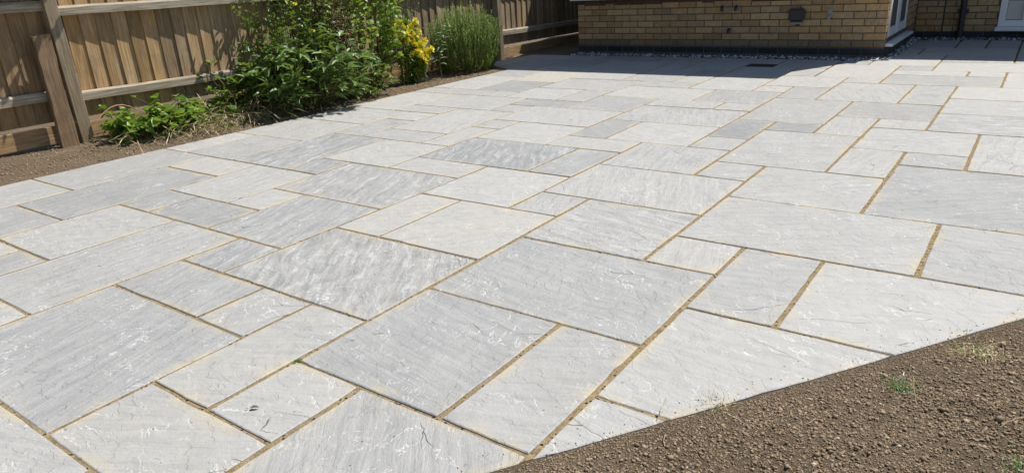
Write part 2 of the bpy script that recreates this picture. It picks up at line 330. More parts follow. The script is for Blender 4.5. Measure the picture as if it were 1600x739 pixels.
# ------------------------------------------------------------------ patio and its slabs
SLABS = '''1,-1.773,-1.168,1.157,1.783;2,-1.168,-0.864,1.157,1.783;3,-1.473,-0.864,0.526,1.157;4,-1.773,-1.473,0.839,1.157;5,-2.070,-1.773,0.839,1.465;7,-2.070,-1.473,0.526,0.839;8,-2.981,-2.070,0.526,1.162;11,-3.565,-2.981,0.230,0.843;12,-3.565,-2.981,0.843,1.772;13,-4.175,-3.565,1.145,1.772;14,-3.857,-3.565,0.533,1.145;15,-4.784,-4.175,0.848,1.464;16,-4.784,-4.175,1.464,2.407;17,-5.566,-4.784,0.882,1.790;18,-5.566,-4.784,1.790,2.718;19,-4.784,-4.175,2.407,2.718;20,-4.175,-3.576,2.085,2.718;21,-4.175,-3.862,1.772,2.085;22,-3.862,-3.276,1.772,2.085;23,-3.276,-2.668,1.772,2.398;24,-3.576,-3.276,2.085,2.398;25,-3.576,-2.668,2.398,3.030;26,-3.886,-3.576,2.718,3.030;27,-4.487,-3.886,2.718,3.636;281,-5.566,-5.079,2.718,3.339;282,-5.079,-4.487,2.718,3.339;29,-5.566,-4.487,3.339,3.978;301,-5.566,-5.062,3.978,4.548;302,-5.062,-4.487,3.978,4.548;31,-4.487,-4.153,4.236,4.548;32,-4.487,-4.153,3.636,4.236;33,-4.153,-3.537,3.636,3.943;34,-3.886,-3.263,3.030,3.636;35,-3.263,-2.668,3.030,3.323;36,-3.537,-3.263,3.636,4.229;37,-3.537,-3.263,4.229,4.523;38,-3.263,-2.377,3.323,3.933;39,-2.668,-2.067,2.710,3.323;40,-2.377,-2.067,3.323,3.933;41,-2.067,-1.773,2.710,3.021;42,-2.067,-1.168,3.021,3.641;43,-1.773,-1.168,2.406,3.021;44,-2.668,-2.373,2.094,2.710;45,-2.373,-1.773,2.094,2.710;46,-2.668,-1.773,1.465,2.094;47,-2.981,-2.668,1.465,1.772;48,-2.981,-2.365,1.162,1.465;49,-2.365,-2.070,1.162,1.465;50,-1.773,-0.864,1.783,2.406;51,-1.168,-0.864,2.406,2.722;52,-1.168,-0.236,2.722,3.353;53,-1.168,-0.546,3.353,3.969;54,-0.546,0.379,3.353,4.276;55,-0.236,0.685,2.722,3.353;56,-0.864,-0.554,2.097,2.722;57,-0.554,0.376,2.097,2.722;58,-0.864,0.377,1.467,2.097;59,-0.864,-0.218,0.836,1.467;60,-2.067,-1.460,3.641,4.238;61,-1.460,-1.168,3.641,3.969;62,-1.460,-0.847,3.969,4.876;63,-0.847,-0.546,3.969,4.574;64,-0.546,-0.226,4.276,4.574;65,-0.847,-0.226,4.574,5.186;66,-0.226,0.679,4.276,5.186;67,-1.141,-0.847,4.876,5.484;68,-0.847,-0.523,5.186,5.484;69,-1.141,-0.523,5.484,6.082;70,-0.523,0.399,5.186,5.791;71,-0.523,0.399,5.791,6.399;72,-0.523,0.095,6.399,6.990;73,-0.831,-0.523,6.082,6.990;74,-1.431,-0.831,6.082,6.990;75,-1.431,-1.121,6.990,7.277;76,-1.121,-0.217,6.990,7.551;77,-1.121,-0.507,7.551,7.841;78,-0.507,-0.217,7.551,7.841;79,-0.217,0.399,6.990,7.841;80,-1.121,-0.815,7.841,8.140;811,-0.815,0.410,7.841,8.468;812,-0.815,-0.196,8.468,9.031;82,-1.735,-1.121,7.277,8.140;84,-1.427,-0.815,8.140,9.031;85,-1.422,-1.093,9.031,9.582;87,-2.034,-1.431,6.660,7.277;88,-1.751,-1.431,6.082,6.660;89,-2.034,-1.751,6.337,6.660;90,-2.350,-1.751,5.754,6.337;91,-2.053,-1.751,5.455,5.754;92,-2.652,-2.053,5.455,5.754;93,-2.652,-1.751,4.843,5.455;94,-2.357,-1.751,4.238,4.843;95,-2.652,-2.357,4.238,4.843;96,-2.652,-2.067,3.933,4.238;97,-1.751,-1.460,4.238,4.561;98,-1.751,-1.460,4.561,5.166;99,-1.460,-1.141,4.876,5.166;100,-1.751,-1.141,5.166,6.082;101,-3.227,-2.652,5.124,5.754;102,-3.537,-2.652,4.523,5.124;103,-3.263,-2.652,3.933,4.523;104,-3.818,-3.537,4.824,5.124;105,-3.818,-3.227,5.124,5.426;106,-4.153,-3.537,3.943,4.824;109,-4.714,-4.153,4.548,4.824;110,-5.566,-4.714,4.548,5.426;111,-4.714,-3.818,4.824,5.426;112,-5.566,-5.017,5.426,5.708;113,-5.017,-4.387,5.426,5.708;114,-4.387,-4.109,5.426,5.708;115,-5.566,-4.679,5.708,6.602;116,-4.679,-4.109,5.708,6.324;117,-5.566,-4.679,6.602,7.047;118,-4.679,-4.094,6.324,7.047;119,-4.094,-3.227,6.006,6.628;120,-4.094,-3.494,6.628,7.047;121,-3.494,-2.931,6.628,7.047;122,-4.109,-3.534,5.426,6.006;123,-3.534,-3.227,5.426,6.006;124,-3.227,-2.350,5.754,6.337;125,-3.227,-2.629,6.337,6.628;126,-2.931,-2.629,6.628,7.047;127,-2.629,-2.034,6.337,7.047;x0,-6.138,-5.548,7.180,8.029;x1,-5.548,-4.941,7.047,8.029;x2,-6.138,-5.199,8.029,8.497;x3,-5.199,-4.627,8.029,8.497;x4,-4.941,-4.368,7.047,7.474;x5,-4.941,-4.368,7.474,8.029;x6,-4.627,-3.779,8.029,8.497;x7,-4.368,-3.493,7.047,7.788;x8,-4.368,-3.493,7.788,8.029;x9,-3.779,-3.201,8.029,8.497;x10,-3.493,-3.201,7.754,8.029;x11,-3.493,-3.201,7.518,7.754;x12,-3.493,-2.920,7.047,7.518;x13,-2.920,-2.617,7.047,7.518;x14,-3.201,-2.617,7.518,8.083;x15,-3.201,-2.308,8.083,8.497;x16,-2.617,-2.034,7.047,7.833;x17,-2.308,-1.735,7.833,8.497;x18,-2.034,-1.735,7.277,7.833;x19,-1.735,-1.427,8.140,8.497;x20,-1.093,-0.196,9.031,9.663;x21,-1.298,-0.811,9.663,10.484;x22,-0.811,-0.519,9.663,10.484;x23,-0.519,-0.196,9.663,9.944;x24,-0.519,-0.196,9.944,10.484;x25,-0.196,0.410,8.468,9.349;x26,-0.196,0.702,9.349,10.484;x27,-2.617,-2.308,7.833,8.083;x28,-2.712,-1.791,-0.097,0.526;x29,-1.791,-1.172,-0.097,0.526;x30,-5.566,-4.784,0.240,0.882;x31,-4.784,-4.175,0.218,0.848;x32,-4.175,-3.857,0.533,1.145;x33,-4.175,-3.565,-0.074,0.533;x34,-3.565,-2.712,-0.400,0.230;x35,-2.981,-2.712,0.230,0.526;x36,0.685,1.298,2.722,3.353;x37,0.379,0.984,3.353,3.970;x38,0.379,0.984,3.970,4.276;x39,0.679,1.298,4.276,5.186;x40,0.399,1.017,5.186,5.800;x41,0.399,1.298,5.800,6.399;x42,0.095,0.984,6.399,6.990;x43,0.399,1.298,6.990,7.850;x44,0.410,1.298,7.850,8.495;x45,0.410,1.017,8.495,9.349;x46,0.702,1.579,9.349,10.484;x47,0.376,0.984,2.105,2.722'''
def clip(poly, p, n):
    """keep the side where (q-p).n <= 0"""
    out = []
    for i in range(len(poly)):
        a, b = poly[i], poly[(i+1) % len(poly)]; da = (a-p).dot(n); db = (b-p).dot(n)
        if da <= 0: out.append(a)
        if (da < 0) != (db < 0) and abs(da-db) > 1e-9: out.append(a+(b-a)*(da/(da-db)))
    return out
GRAV_Y = 7.525*CAM_H; GRAV_X = -1.14*CAM_H; GRAV_Y2 = 9.31*CAM_H
patio = empty('patio'); tag(patio, 'grey riven sandstone patio with sandy joints', 'patio', kind='structure')
# sandy bedding seen in the joints
def bed(poly, z):
    n = len(poly); V = [(p[0], p[1], z) for p in poly]+[(p[0], p[1], -.05) for p in poly]
    link('mortar_bed', mesh('mortar_bed', V, [tuple(range(n))]+[(i, i+n, (i+1) % n+n, (i+1) % n) for i in range(n)], M['mortar']), patio)
_in = FN*.006; XS = -1.46; YS = 7.06; YR = 8.63
bed([LP+LD*(-1.6)-LN*.008, FP+FD*(-1.2)-_in, FP+FD*2.9-_in, (1.56, 3.7), (1.56, YR), (GRAV_X+.012, YR), (GRAV_X+.004, 7.72*CAM_H), (-1.275*CAM_H, GRAV_Y-.004), (XS, GRAV_Y-.004), (XS, YS), (-5.25, YS)], -.0042)
bed([(XS-.001, YS+.001), (XS-.001, GRAV_Y-.004), (-6.10, GRAV_Y-.004), (-5.92, 7.52), (-5.25, YS+.05), (-5.2, YS+.001)], -.021)     # beds near the house sit lower, to make their joints darker
bed([(1.56, YR+.001), (1.56, GRAV_Y2-.006), (GRAV_X+.004, GRAV_Y2-.006), (GRAV_X+.012, YR+.001)], -.021)

def outline(poly, seed):
    """resample a convex polygon with worn, slightly wavy edges; returns points + inward miters"""
    r = random.Random(seed); pts = []; N = len(poly)
    area = sum(poly[i].x*poly[(i+1) % N].y-poly[(i+1) % N].x*poly[i].y for i in range(N))/2
    if area < 0: poly = poly[::-1]
    nor = []
    for i in range(N):
        d = (poly[(i+1) % N]-poly[i]).normalized(); nor.append(Vector((-d.y, d.x)))
    for i in range(N):
        a, b = poly[i], poly[(i+1) % N]; n0, n1 = nor[i-1], nor[i]
        m = (n0+n1); m = m/max(.15, m.dot(n1)) if m.length > 1e-6 else n1
        pts.append((a+m*r.uniform(.0005, .0035), m))
        L = (b-a).length; k = max(1, int(L/.055)); ph = r.uniform(0, 50)
        for j in range(1, k):
            q = a+(b-a)*((j+r.uniform(-.25, .25))/k)
            w = mnoise.noise(Vector((q.x*9, q.y*9, ph)))*.0026+r.uniform(-.0006, .0009)
            if r.random() < .035: w += r.uniform(.002, .006)
            pts.append((q+n1*max(-.002, w), n1))
    return pts, abs(area), N
def tones():
    T = {}
    def s(ids, tone=None, pat=None, ang=None, warm=None):
        for i in ids.split(): T[i] = (tone, pat, ang, warm)
    s('38', .40, .9, .35, 0); s('27', .45, 1.0, .42, 0); s('26', .42, .8, .4, 0); s('21', .35, .6, .45, 0); s('22', .38, .35, .5, 0); s('16', .40, .5, .5, 0)
    s('98 99', .22, .35, .80, 0); s('105 116', .40, .5, .85, 0); s('8 48', .52, .60, .42, 0); s('47', .48, .9, .4, 0); s('46', .60, 1.0, .30, .15); s('25', .58, .9, .38, .1)
    s('23', .52, .7, .40, 0); s('50', .60, .5, .05, 0); s('43', .74, .80, .06, .1); s('54', .42, .5, .82, 0); s('70', .72, .9, .95, 0); s('118', .95, .1, .8, .8)
    s('44 45', .95, .15, .75, .30); s('13', .82, .25, .72, .05); s('12', .70, .55, .5, .05); s('39 103 78 77', 1.0, .15, .85, 0); s('1', .52, .35, .05, 0); s('2', .68, .3, .88, .05); s('3', .62, .45, .28, .05); s('7 5', .78, .25, .84, .25); s('4', .85, .2, .88, .1)
    s('58 59', .90, .12, .02, 0); s('57', .92, .10, .9, 0); s('55', .6, .5, .02, 0); s('52', .74, .35, .84, .05); s('62', .74, .4, .93, .05); s('56', .66, .3, .93, 0); s('40', .52, .3, .5, 0); s('14 15', .5, .4, .5, 0); s('95', .45, .25, .8, 0)
    s('64', .5, .5, .85, 0); s('84 811 72 79 82', .98, .1, .85, .15); s('101', .6, .5, .85, 0); s('113', .6, .3, .8, .25)
    return T
TONE = tones()
for rec in SLABS.split(';'):
    nm, u0, u1, v0, v1 = rec.split(','); u0, u1, v0, v1 = map(float, (u0, u1, v0, v1))
    rr = random.Random(nm)
    ja = rr.uniform(.0058, .0085)+(.0012 if u0 > -2.2 else 0); jb = rr.uniform(.0045, .0065)
    if (v0 > 7.0 and u1 < -1.4) or v0 > 8.6: ja += .003; jb += .0035
    poly = [Vector((u0+ja, v0+jb)), Vector((u1-ja, v0+jb)), Vector((u1-ja, v1-jb)), Vector((u0+ja, v1-jb))]
    sk = rr.uniform(-.0016, .0016); poly = [p+Vector((sk*(p.y-v0)/.6, sk*(p.x-u0)/.6)) for p in poly]
    poly = clip(poly, FP, FN)
    if len(poly) < 3: continue
    if v1 < 7.12: poly = clip(poly, LP, LN)
    elif u1 < -1.29*CAM_H:
        poly = clip(poly, Vector((0, GRAV_Y)), Vector((0, 1)))
        if u0 < -4.9*CAM_H:
            poly = clip(poly, Vector((-5.94, 7.48)), Vector((-.99, .12)).normalized()); poly = clip(poly, Vector((-5.25, 7.085)), Vector((-.41, -.69)).normalized())
    elif v1 > 7.6*CAM_H:
        poly = clip(poly, Vector((0, GRAV_Y2)), Vector((0, 1)))
        if v0 > 7.6*CAM_H: poly = clip(poly, Vector((GRAV_X, 8)), Vector((-1, 0)))
        else: poly = clip(poly, Vector((-1.275*CAM_H, 7.50*CAM_H)), Vector((-.55, .155)).normalized())
    elif nm == 'x19': poly = clip(poly, Vector((0, GRAV_Y)), Vector((0, 1)))
    if len(poly) < 3: continue
    pts, area, N = outline(poly, nm)
    if area < .0015: continue
    per = sum((poly[i]-poly[i-1]).length for i in range(len(poly))); inr = 2*area/per
    c = sum((p for p in poly), Vector((0, 0)))/len(poly); n = len(pts); d3 = min(.062, inr*.5)
    rings = [(0, -.026, 1), (0, -.0022, 1), (.0032, 0, 1), (d3, 0, 0)]
    V = []; E = []
    for d, z, e in rings:
        for p, m in pts:
            q = p+m*d-c; V.append((q.x, q.y, z+mnoise.noise(Vector((p.x*4, p.y*4, .3)))*.0007)); E.append(e)
    F = [(r*n+i, r*n+(i+1) % n, (r+1)*n+(i+1) % n, (r+1)*n+i) for r in range(3) for i in range(n)]+[tuple(range(3*n, 4*n))]
    me = mesh('paving_slab', V, F, M['slab'], False, {'edge': E})
    tn = TONE.get(nm, (None,)*4)
    tone = tn[0] if tn[0] is not None else min(1, max(.3, rr.gauss(.82, .16)))
    pat = tn[1] if tn[1] is not None else rr.uniform(.2, .62); ang = tn[2] if tn[2] is not None else rr.choice([.8, .85, .9, .75, .95, .5, .42])+rr.uniform(-.05, .05)
    warm = tn[3] if tn[3] is not None else max(0, rr.gauss(.05, .12))
    if nm == 'x27':
        me.materials[0] = M['drain']; link('drain_cover', me, patio, (c.x, c.y, -.004))['label'] = 'small dark brown drain cover in the shaded paving'; continue
    link('paving_slab', me, patio, (c.x, c.y, rr.uniform(-.0012, .0012)), (rr.uniform(-.0022, .0022), rr.uniform(-.0022, .0022), 0), (ang % 1, tone, pat, warm))

# ------------------------------------------------------------------ loose stuff: clods, pebbles
ICO_V = []; _p = (1+5**.5)/2
for a, b in ((-1, _p), (1, _p), (-1, -_p), (1, -_p)): ICO_V.append((a, b, 0))
for a, b in ((-1, _p), (1, _p), (-1, -_p), (1, -_p)): ICO_V.append((0, a, b))
for a, b in ((-1, _p), (1, _p), (-1, -_p), (1, -_p)): ICO_V.append((b, 0, a))
ICO_V = [(-1,_p,0),(1,_p,0),(-1,-_p,0),(1,-_p,0),(0,-1,_p),(0,1,_p),(0,-1,-_p),(0,1,-_p),(_p,0,-1),(_p,0,1),(-_p,0,-1),(-_p,0,1)]
ICO_V = np.array(ICO_V)/math.sqrt(1+_p*_p)
ICO_F = np.array([(0,11,5),(0,5,1),(0,1,7),(0,7,10),(0,10,11),(1,5,9),(5,11,4),(11,10,2),(10,7,6),(7,1,8),(3,9,4),(3,4,2),(3,2,6),(3,6,8),(3,8,9),(4,9,5),(2,4,11),(6,2,10),(8,6,7),(9,8,1)])
def lumps(name, P, R, tint, mat, flat=.75, rough=.28, smooth=False):
    n = len(P); P = np.asarray(P); R = np.asarray(R)
    ax = rng.normal(size=(n, 3, 3)); q, _ = np.linalg.qr(ax)
    S = np.ones((n, 1, 3))*rng.uniform(.7, 1.25, size=(n, 1, 3))
    v = ICO_V[None]*(1+rng.uniform(-rough, rough, size=(n, 12, 1)))*S
    v = np.einsum('nij,nkj->nki', q, v); v[:, :, 2] *= flat
    v = v*R[:, None, None]+P[:, None, :]
    f = (ICO_F[None]+np.arange(n)[:, None, None]*12).reshape(-1, 3)
    me = bpy.data.meshes.new(name); me.vertices.add(n*12); me.vertices.foreach_set('co', v.reshape(-1).astype(np.float32))
    me.loops.add(len(f)*3); me.loops.foreach_set('vertex_index', f.reshape(-1).astype(np.int32))
    me.polygons.add(len(f)); me.polygons.foreach_set('loop_start', np.arange(0, len(f)*3, 3, dtype=np.int32))
    me.update(calc_edges=True); me.materials.append(mat)
    if smooth: me.polygons.foreach_set('use_smooth', [True]*len(me.polygons))
    at = me.attributes.new('tint', 'FLOAT', 'POINT'); at.data.foreach_set('value', np.repeat(np.asarray(tint, dtype=np.float32), 12))
    return link(name, me)
P = []; R = []; T = []
while len(P) < 46000:
    near = len(P) < 38000
    x, y = (random.uniform(-1.0, .35), random.uniform(.9, 2.5)) if near else (random.uniform(-1.3, 1.2), random.uniform(.4, 3.1))
    d = front_d(x, y)
    if d < .004 or (near and d > .62): continue
    dens = .62+.6*mnoise.noise(Vector((x*7, y*7, 1.0)))
    if random.random() > dens: continue
    r = min(.0075, random.lognormvariate(math.log(.0021), .42))
    if random.random() < .0012: r = random.uniform(.006, .010)
    if d < .05: r = min(r, .0028)
    P.append((x, y, soil_z(x, y)+r*random.uniform(-.1, .6))); R.append(r); T.append(random.random()*.94 if random.random() > .012 else random.uniform(.94, 1))
for i in range(500):
    t_ = random.uniform(-1, 3); d = -abs(random.gauss(0, .03)); q = FP+FD*t_+FN*d
    if random.random() < .5+.5*mnoise.noise(Vector((t_*6, 0, 0))): P.append((q.x, q.y, .0008)); R.append(random.uniform(.0008, .0022)); T.append(random.random()*.8)
tag(lumps('soil_clods', P, R, T, M['clod'], .62, .42), 'loose crumbs and clods of dry brown soil beside the cut patio edge', 'soil', kind='stuff')
P = []; R = []; T = []
while len(P) < 9000:
    x, y = random.uniform(-6.5, -5.2), random.uniform(1.2, 7.4); d = left_d(x, y)
    if d < .006: continue
    r = min(.014, random.lognormvariate(math.log(.0042), .45))
    P.append((x, y, soil_z(x, y)+r*.3)); R.append(r); T.append(random.random()*.95 if random.random() > .05 else 1)
tag(lumps('bed_soil_crumbs', P, R, T, M['clod'], .62, .42), 'crumbly brown soil of the planting bed along the fence', 'soil', kind='stuff')
P = []; R = []; T = []
while len(P) < 3600:
    k = random.random()
    if k < .60: x, y = random.uniform(-5.2, -1.22), random.uniform(GRAV_Y+.01, 8.695)
    elif k < .78: x, y = random.uniform(-1.375, GRAV_X-.006), random.uniform(8.5, 10.7)
    else: x, y = random.uniform(-1.37, 1.2), random.uniform(GRAV_Y2+.01, 10.75)
    if x > -1.39 and y < 10.4 and x > GRAV_X-.004: 
        if not (y < 8.6 and (x-(-1.29*CAM_H))*-.24+(y-7.53*CAM_H)*.15 > .003): continue
    r = random.uniform(.007, .015)
    P.append((x, y, -.014+random.uniform(0, .024))); R.append(r); T.append(random.random())
tag(lumps('gravel', P, R, T, M['pebble'], .7, .2), 'grey and white pebble strip along the foot of the house wall', 'gravel', kind='stuff')

# ------------------------------------------------------------------ house
WX0, WX1, WY = -5.215, -1.385, 8.70        # low front wing
RY = 10.76                                 # main wall behind
house = empty('house', (-3.3, 9.7, 0)); tag(house, 'yellow brick house with white doors and a low front wing', 'house')
HO = -Vector(house.location)
def hp(mb, name, mat, parent=None, color=None):
    """part given in world coordinates"""
    return mb.build(name, M[mat], parent or house, tuple(HO) if parent is None else (0, 0, 0), None, color)
def brick_mesh(name, L, Hh, D, mat):
    mb = MB(); mb.bbox(-L/2, L/2, -D/2, D/2, -Hh/2, Hh/2, .0035); return mesh(name, mb.V, mb.F, mat)
CH = .0765
BM = {}
def brick(parent, x, y, z, L, mat, axis='x', h=CH-.011):
    key = (round(L, 3), mat, round(h, 3))
    if key not in BM: BM[key] = brick_mesh('brick', L, h, .06, M[mat])
    o = link('brick', BM[key], parent, (x, y, z), (random.gauss(0, .004), random.gauss(0, .004), (math.pi/2 if axis == 'y' else 0)+random.gauss(0, .004)))
    return o
front = hp(MB().box(WX0+.004, WX1-.004, WY+.005, WY+.25, -.1, .662), 'wall', 'brick_mortar'); front['label'] = 'low buff brick front wall with a dark base course'
def lay(parent, x0, x1, y, zlist, first_half, D=.06):
    for row, (z, mat) in enumerate(zlist):
        x = x0; i = 0
        half = (row+first_half) % 2
        while x < x1-.02:
            L = .1025 if (i == 0 and half) else .215
            L = min(L, x1-x)
            if L > .03: brick(parent, x+L/2, y+D/2+random.uniform(-.0015, .0015), z, round(L, 3), mat)
            x += L+.0107; i += 1
zs = [(.063, 'blue_brick')]+[(.108+CH*(i+.5), 'dirty_brick' if i == 0 else 'brick') for i in range(7)]
lay(front, WX0, WX1, WY, zs, 0)
lay(front, WX0, WX1, WY, [(.108+7*CH+.006, 'under_sill')], 1)  # course directly under the sill, coloured dark red-brown
# return of the corner beside the door (sunlit)
side = hp(MB().box(WX1-.14, WX1-.009, WY+.068, 10.755, -.1, .662), 'wall', 'brick_mortar'); side['label'] = 'side return of the front wing around the white doors'
for i in range(8):
    z, m_ = zs[i]; brick(side, WX1-.03, WY+.005+.0925, z, .055, m_, 'y')
    for k in range(3): brick(side, WX1-.03, 10.14+.226*k+(.05 if i % 2 else 0)+.05, z, .215 if k < 2 else .15, m_, 'y')
# white sill, windows and roof of the wing
hp(MB().bbox(WX0-.085, WX1+.03, WY-.075, WY+.2, .692, .722, .006), 'sill', 'upvc')
hp(MB().box(WX0+.01, WX1-.01, WY+.02, WY+.2, .662, .692), 'sill_bed', 'under_sill')
nwin = 4; ww = (WX1-WX0)/nwin
for k in range(nwin):
    a = WX0+k*ww+.004; b = a+ww-.008
    w = hp(MB().box(a, a+.07, WY+.01, WY+.08, .722, 2.28).box(b-.07, b, WY+.01, WY+.08, .722, 2.28).box(a+.07, b-.07, WY+.01, WY+.08, .722, .80).box(a+.07, b-.07, WY+.01, WY+.08, 2.20, 2.28).box((a+b)/2-.03, (a+b)/2+.03, WY+.015, WY+.075, .80, 2.20), 'window', 'upvc')
    hp(MB().box(a+.07, (a+b)/2-.03, WY+.04, WY+.05, .80, 2.20), 'pane', 'glass', w); hp(MB().box((a+b)/2+.03, b-.07, WY+.04, WY+.05, .80, 2.20), 'pane', 'glass', w)
hp(MB().box(WX0-.015, WX1+.045, 8.42, RY-.01, 2.29, 2.40).add([(WX0-.015, 8.42, 2.403), (WX1+.045, 8.42, 2.403), (WX1+.045, RY-.01, 2.9), (WX0-.015, RY-.01, 2.9), (WX0-.015, RY-.01, 2.403), (WX1+.045, RY-.01, 2.403)], [(0, 1, 2, 3), (0, 3, 4), (1, 5, 2)]), 'roof', 'roof')
hp(MB().box(WX0+.01, WX0+.2, WY+.09, RY-.01, -.1, 2.28), 'wall', 'brick_mortar')
# double door in the side of the wing
DX = WX1-.012; y0, y1 = 8.775, 10.07
door = hp(MB().box(DX-.07, DX, y0, y0+.05, .15, 2.1).box(DX-.07, DX, y1-.05, y1, .15, 2.1).box(DX-.07, DX, y0+.05, y1-.05, 2.05, 2.1).box(DX-.07, DX, y0+.05, y1-.05, .15, .19), 'door', 'upvc'); door['label'] = 'white double glazed doors in the side of the wing'
ym = (y0+y1)/2
for a, b in ((y0+.055, ym-.004), (ym+.004, y1-.055)):
    lf = MB().bbox(DX-.055, DX+.014, a, a+.10, .195, 2.045, .006).bbox(DX-.055, DX+.014, b-.10, b, .195, 2.045, .006).bbox(DX-.055, DX+.012, a+.10, b-.10, .195, .295, .006).bbox(DX-.055, DX+.012, a+.10, b-.10, 1.93, 2.045, .006)
    hp(lf, 'door_leaf', 'upvc', door); hp(MB().box(DX-.02, DX-.006, a+.10, b-.10, .295, 1.93), 'pane', 'glass', door)
    hp(MB().box(DX-.006, DX-.001, a+.185, a+.205, .295, 1.93), 'glazing_bar', 'metal', door)
hp(MB().tube([(DX+.02, ym+.04, 1.05), (DX+.055, ym+.04, 1.05), (DX+.055, ym+.16, 1.05)], .01), 'handle', 'metal', door)
hp(MB().bbox(DX-.06, DX+.085, y0-.02, y1+.10, .112, .145, .006), 'door_sill', 'upvc', door)
hp(MB().box(WX1-.13, WX1-.012, y0, y1, 2.105, 2.285), 'lintel', 'brick_mortar')
# main wall behind
rec = hp(MB().box(-5.4, -.49, RY+.005, RY+.3, -.1, 3.2).box(-.49, 1.35, RY+.005, RY+.3, 2.15, 3.2).box(1.35, 7, RY+.005, RY+.3, -.1, 3.2).box(-.49, 1.35, RY+.005, RY+.3, -.1, .08), 'wall', 'brick_mortar'); rec['label'] = 'shaded buff brick wall behind the downpipe'
rz = [(.035, 'blue_brick')]+[(.073+CH*(i+.5), 'brick') for i in range(8)]
lay(rec, -1.375, -1.082, RY, rz, 1); lay(rec, -1.066, -.497, RY, rz, 0); lay(rec, -.49, 1.4, RY, rz[:1], 0)
hp(MB().box(-1.081, -1.067, RY-.001, RY+.02, .0, .72), 'movement_joint', 'black')
# door-height window with sill at the right
wx0, wx1 = -.487, 1.34
w = hp(MB().box(wx0, wx0+.072, RY-.01, RY+.06, .135, 2.14).box(wx1-.072, wx1, RY-.01, RY+.06, .135, 2.14).box(wx0+.072, wx1-.072, RY-.01, RY+.06, .135, .205).box(wx0+.072, wx1-.072, RY-.01, RY+.06, 2.07, 2.14), 'window', 'upvc'); w['label'] = 'white framed full-height window with a pale blind'
for a, b in ((wx0+.072, -.25), (-.165, .62), (.70, wx1-.072)):
    hp(MB().box(a, b, RY+.03, RY+.036, .205, 2.07), 'pane', 'glass', w)
for a in (-.25, .62): hp(MB().bbox(a, a+.082, RY-.016, RY+.055, .2055, 2.069, .006), 'mullion', 'upvc', w)
hp(MB().bbox(wx0-.02, wx1+.02, RY-.13, RY+.055, .088, .133, .006), 'sill', 'upvc', w)
for a, b in ((wx0+.075, -.252), (-.163, .618), (.702, wx1-.075)):
    hp(MB().box(a, b, RY+.022, RY+.027, .215, .43), 'infill', 'infill', w)  # pale strip across the lower part of each pane
# downpipe
dp = hp(MB().tube([(-.868, RY-.05, -.02), (-.868, RY-.05, 3.1)], .034, 14), 'downpipe', 'black')
hp(MB().tube([(-.868, RY-.05, .30), (-.868, RY-.05, .34)], .040, 14).box(-.868-.06, -.868+.06, RY-.02, RY-.002, .29, .35), 'bracket', 'black', dp)
hp(MB().tube([(-.868, RY-.05, .04), (-.868, RY-.05, .09)], .041, 14), 'pipe_socket', 'black', dp)
# roof of the main house (its eaves throw the shadow over the door and the fence end)
hp(MB().add([(-5.42, 10.48, 3.20), (7.2, 10.48, 3.20), (7.2, 10.48, 3.30), (-5.42, 10.48, 3.30), (-5.42, 14.3, 5.7), (7.2, 14.3, 5.7), (-5.42, 18.1, 3.30), (7.2, 18.1, 3.30), (-5.42, 18.1, 3.20), (7.2, 18.1, 3.20)],
   [(0, 1, 2, 3), (3, 2, 5, 4), (4, 5, 7, 6), (6, 7, 9, 8), (0, 8, 9, 1), (0, 3, 4, 6, 8), (1, 9, 7, 5, 2)]), 'roof', 'roof')
hp(MB().box(-5.38, -5.15, RY+.31, 18, -.1, 3.19).box(6.8, 7, RY+.31, 18, -.1, 3.19).box(-5.14, 6.79, 17.7, 17.95, -.1, 3.19), 'wall', 'brick_mortar')
# outlets on the wing wall
def stub_pipe(x, z):
    o = hp(MB().tube([(x, WY+.02, z), (x, WY-.045, z), (x, WY-.062, z-.016), (x, WY-.062, z-.05)], [.0145, .0145, .0155, .0155], 12), 'outlet_pipe', 'black')
    hp(MB().tube([(x, WY-.001, z), (x, WY-.012, z)], [.024, .022], 14), 'collar', 'metal', o)
for x, z in ((-3.182, .572), (-3.014, .572), (-3.09, .312)): stub_pipe(x, z)
b = MB(); bm = bmesh.new(); bmesh.ops.create_cube(bm, size=1)
for v in bm.verts: v.co = Vector((-2.312+v.co.x*.182*(1 if v.co.z > 0 else .93), WY-.038+v.co.y*.076*(1 if v.co.z > 0 else .9), .463+v.co.z*.15))
bmesh.ops.bevel(bm, geom=bm.edges[:], offset=.022, segments=3, affect='EDGES'); bm.verts.ensure_lookup_table()
b.add([v.co[:] for v in bm.verts], [[v.index for v in f.verts] for f in bm.faces]); bm.free()
bx = hp(b, 'flue_box', 'black'); bx['label'] = 'black plastic outlet box on the brick wall'
hp(MB().bbox(-2.375, -2.25, WY-.05, WY-.004, .365, .386, .005), 'outlet_lip', 'metal', bx)
hp(MB().tube([(-2.30, WY-.03, .366), (-2.30, WY-.03, .345)], .012, 10), 'drip_spout', 'black', bx)
tp = hp(MB().tube([(-1.962, WY+.01, .455), (-1.962, WY-.05, .455), (-1.962, WY-.065, .44), (-1.962, WY-.065, .405)], [.013, .012, .011, .013], 10), 'garden_tap', 'metal')
hp(MB().box(-1.99, -1.934, WY-.042, WY-.032, .492, .502).tube([(-1.962, WY-.037, .46), (-1.962, WY-.037, .496)], .006, 8), 'tap_handle', 'metal', tp)
hp(MB().bbox(-1.985, -1.939, WY-.008, WY-.0005, .43, .525, .002), 'tap_plate', 'metal', tp)

# ------------------------------------------------------------------ fence
F0 = Vector((-6.377, 2.5506, 0)); FDIR = Vector((.03741, .9993, 0)); FNOR = Vector((.9993, -.03741, 0)); FROT = math.atan2(FDIR.y, FDIR.x)
fence = empty('closeboard_fence', tuple(F0)); tag(fence, 'weathered wooden closeboard fence with rails and posts along the planting bed', 'fence')
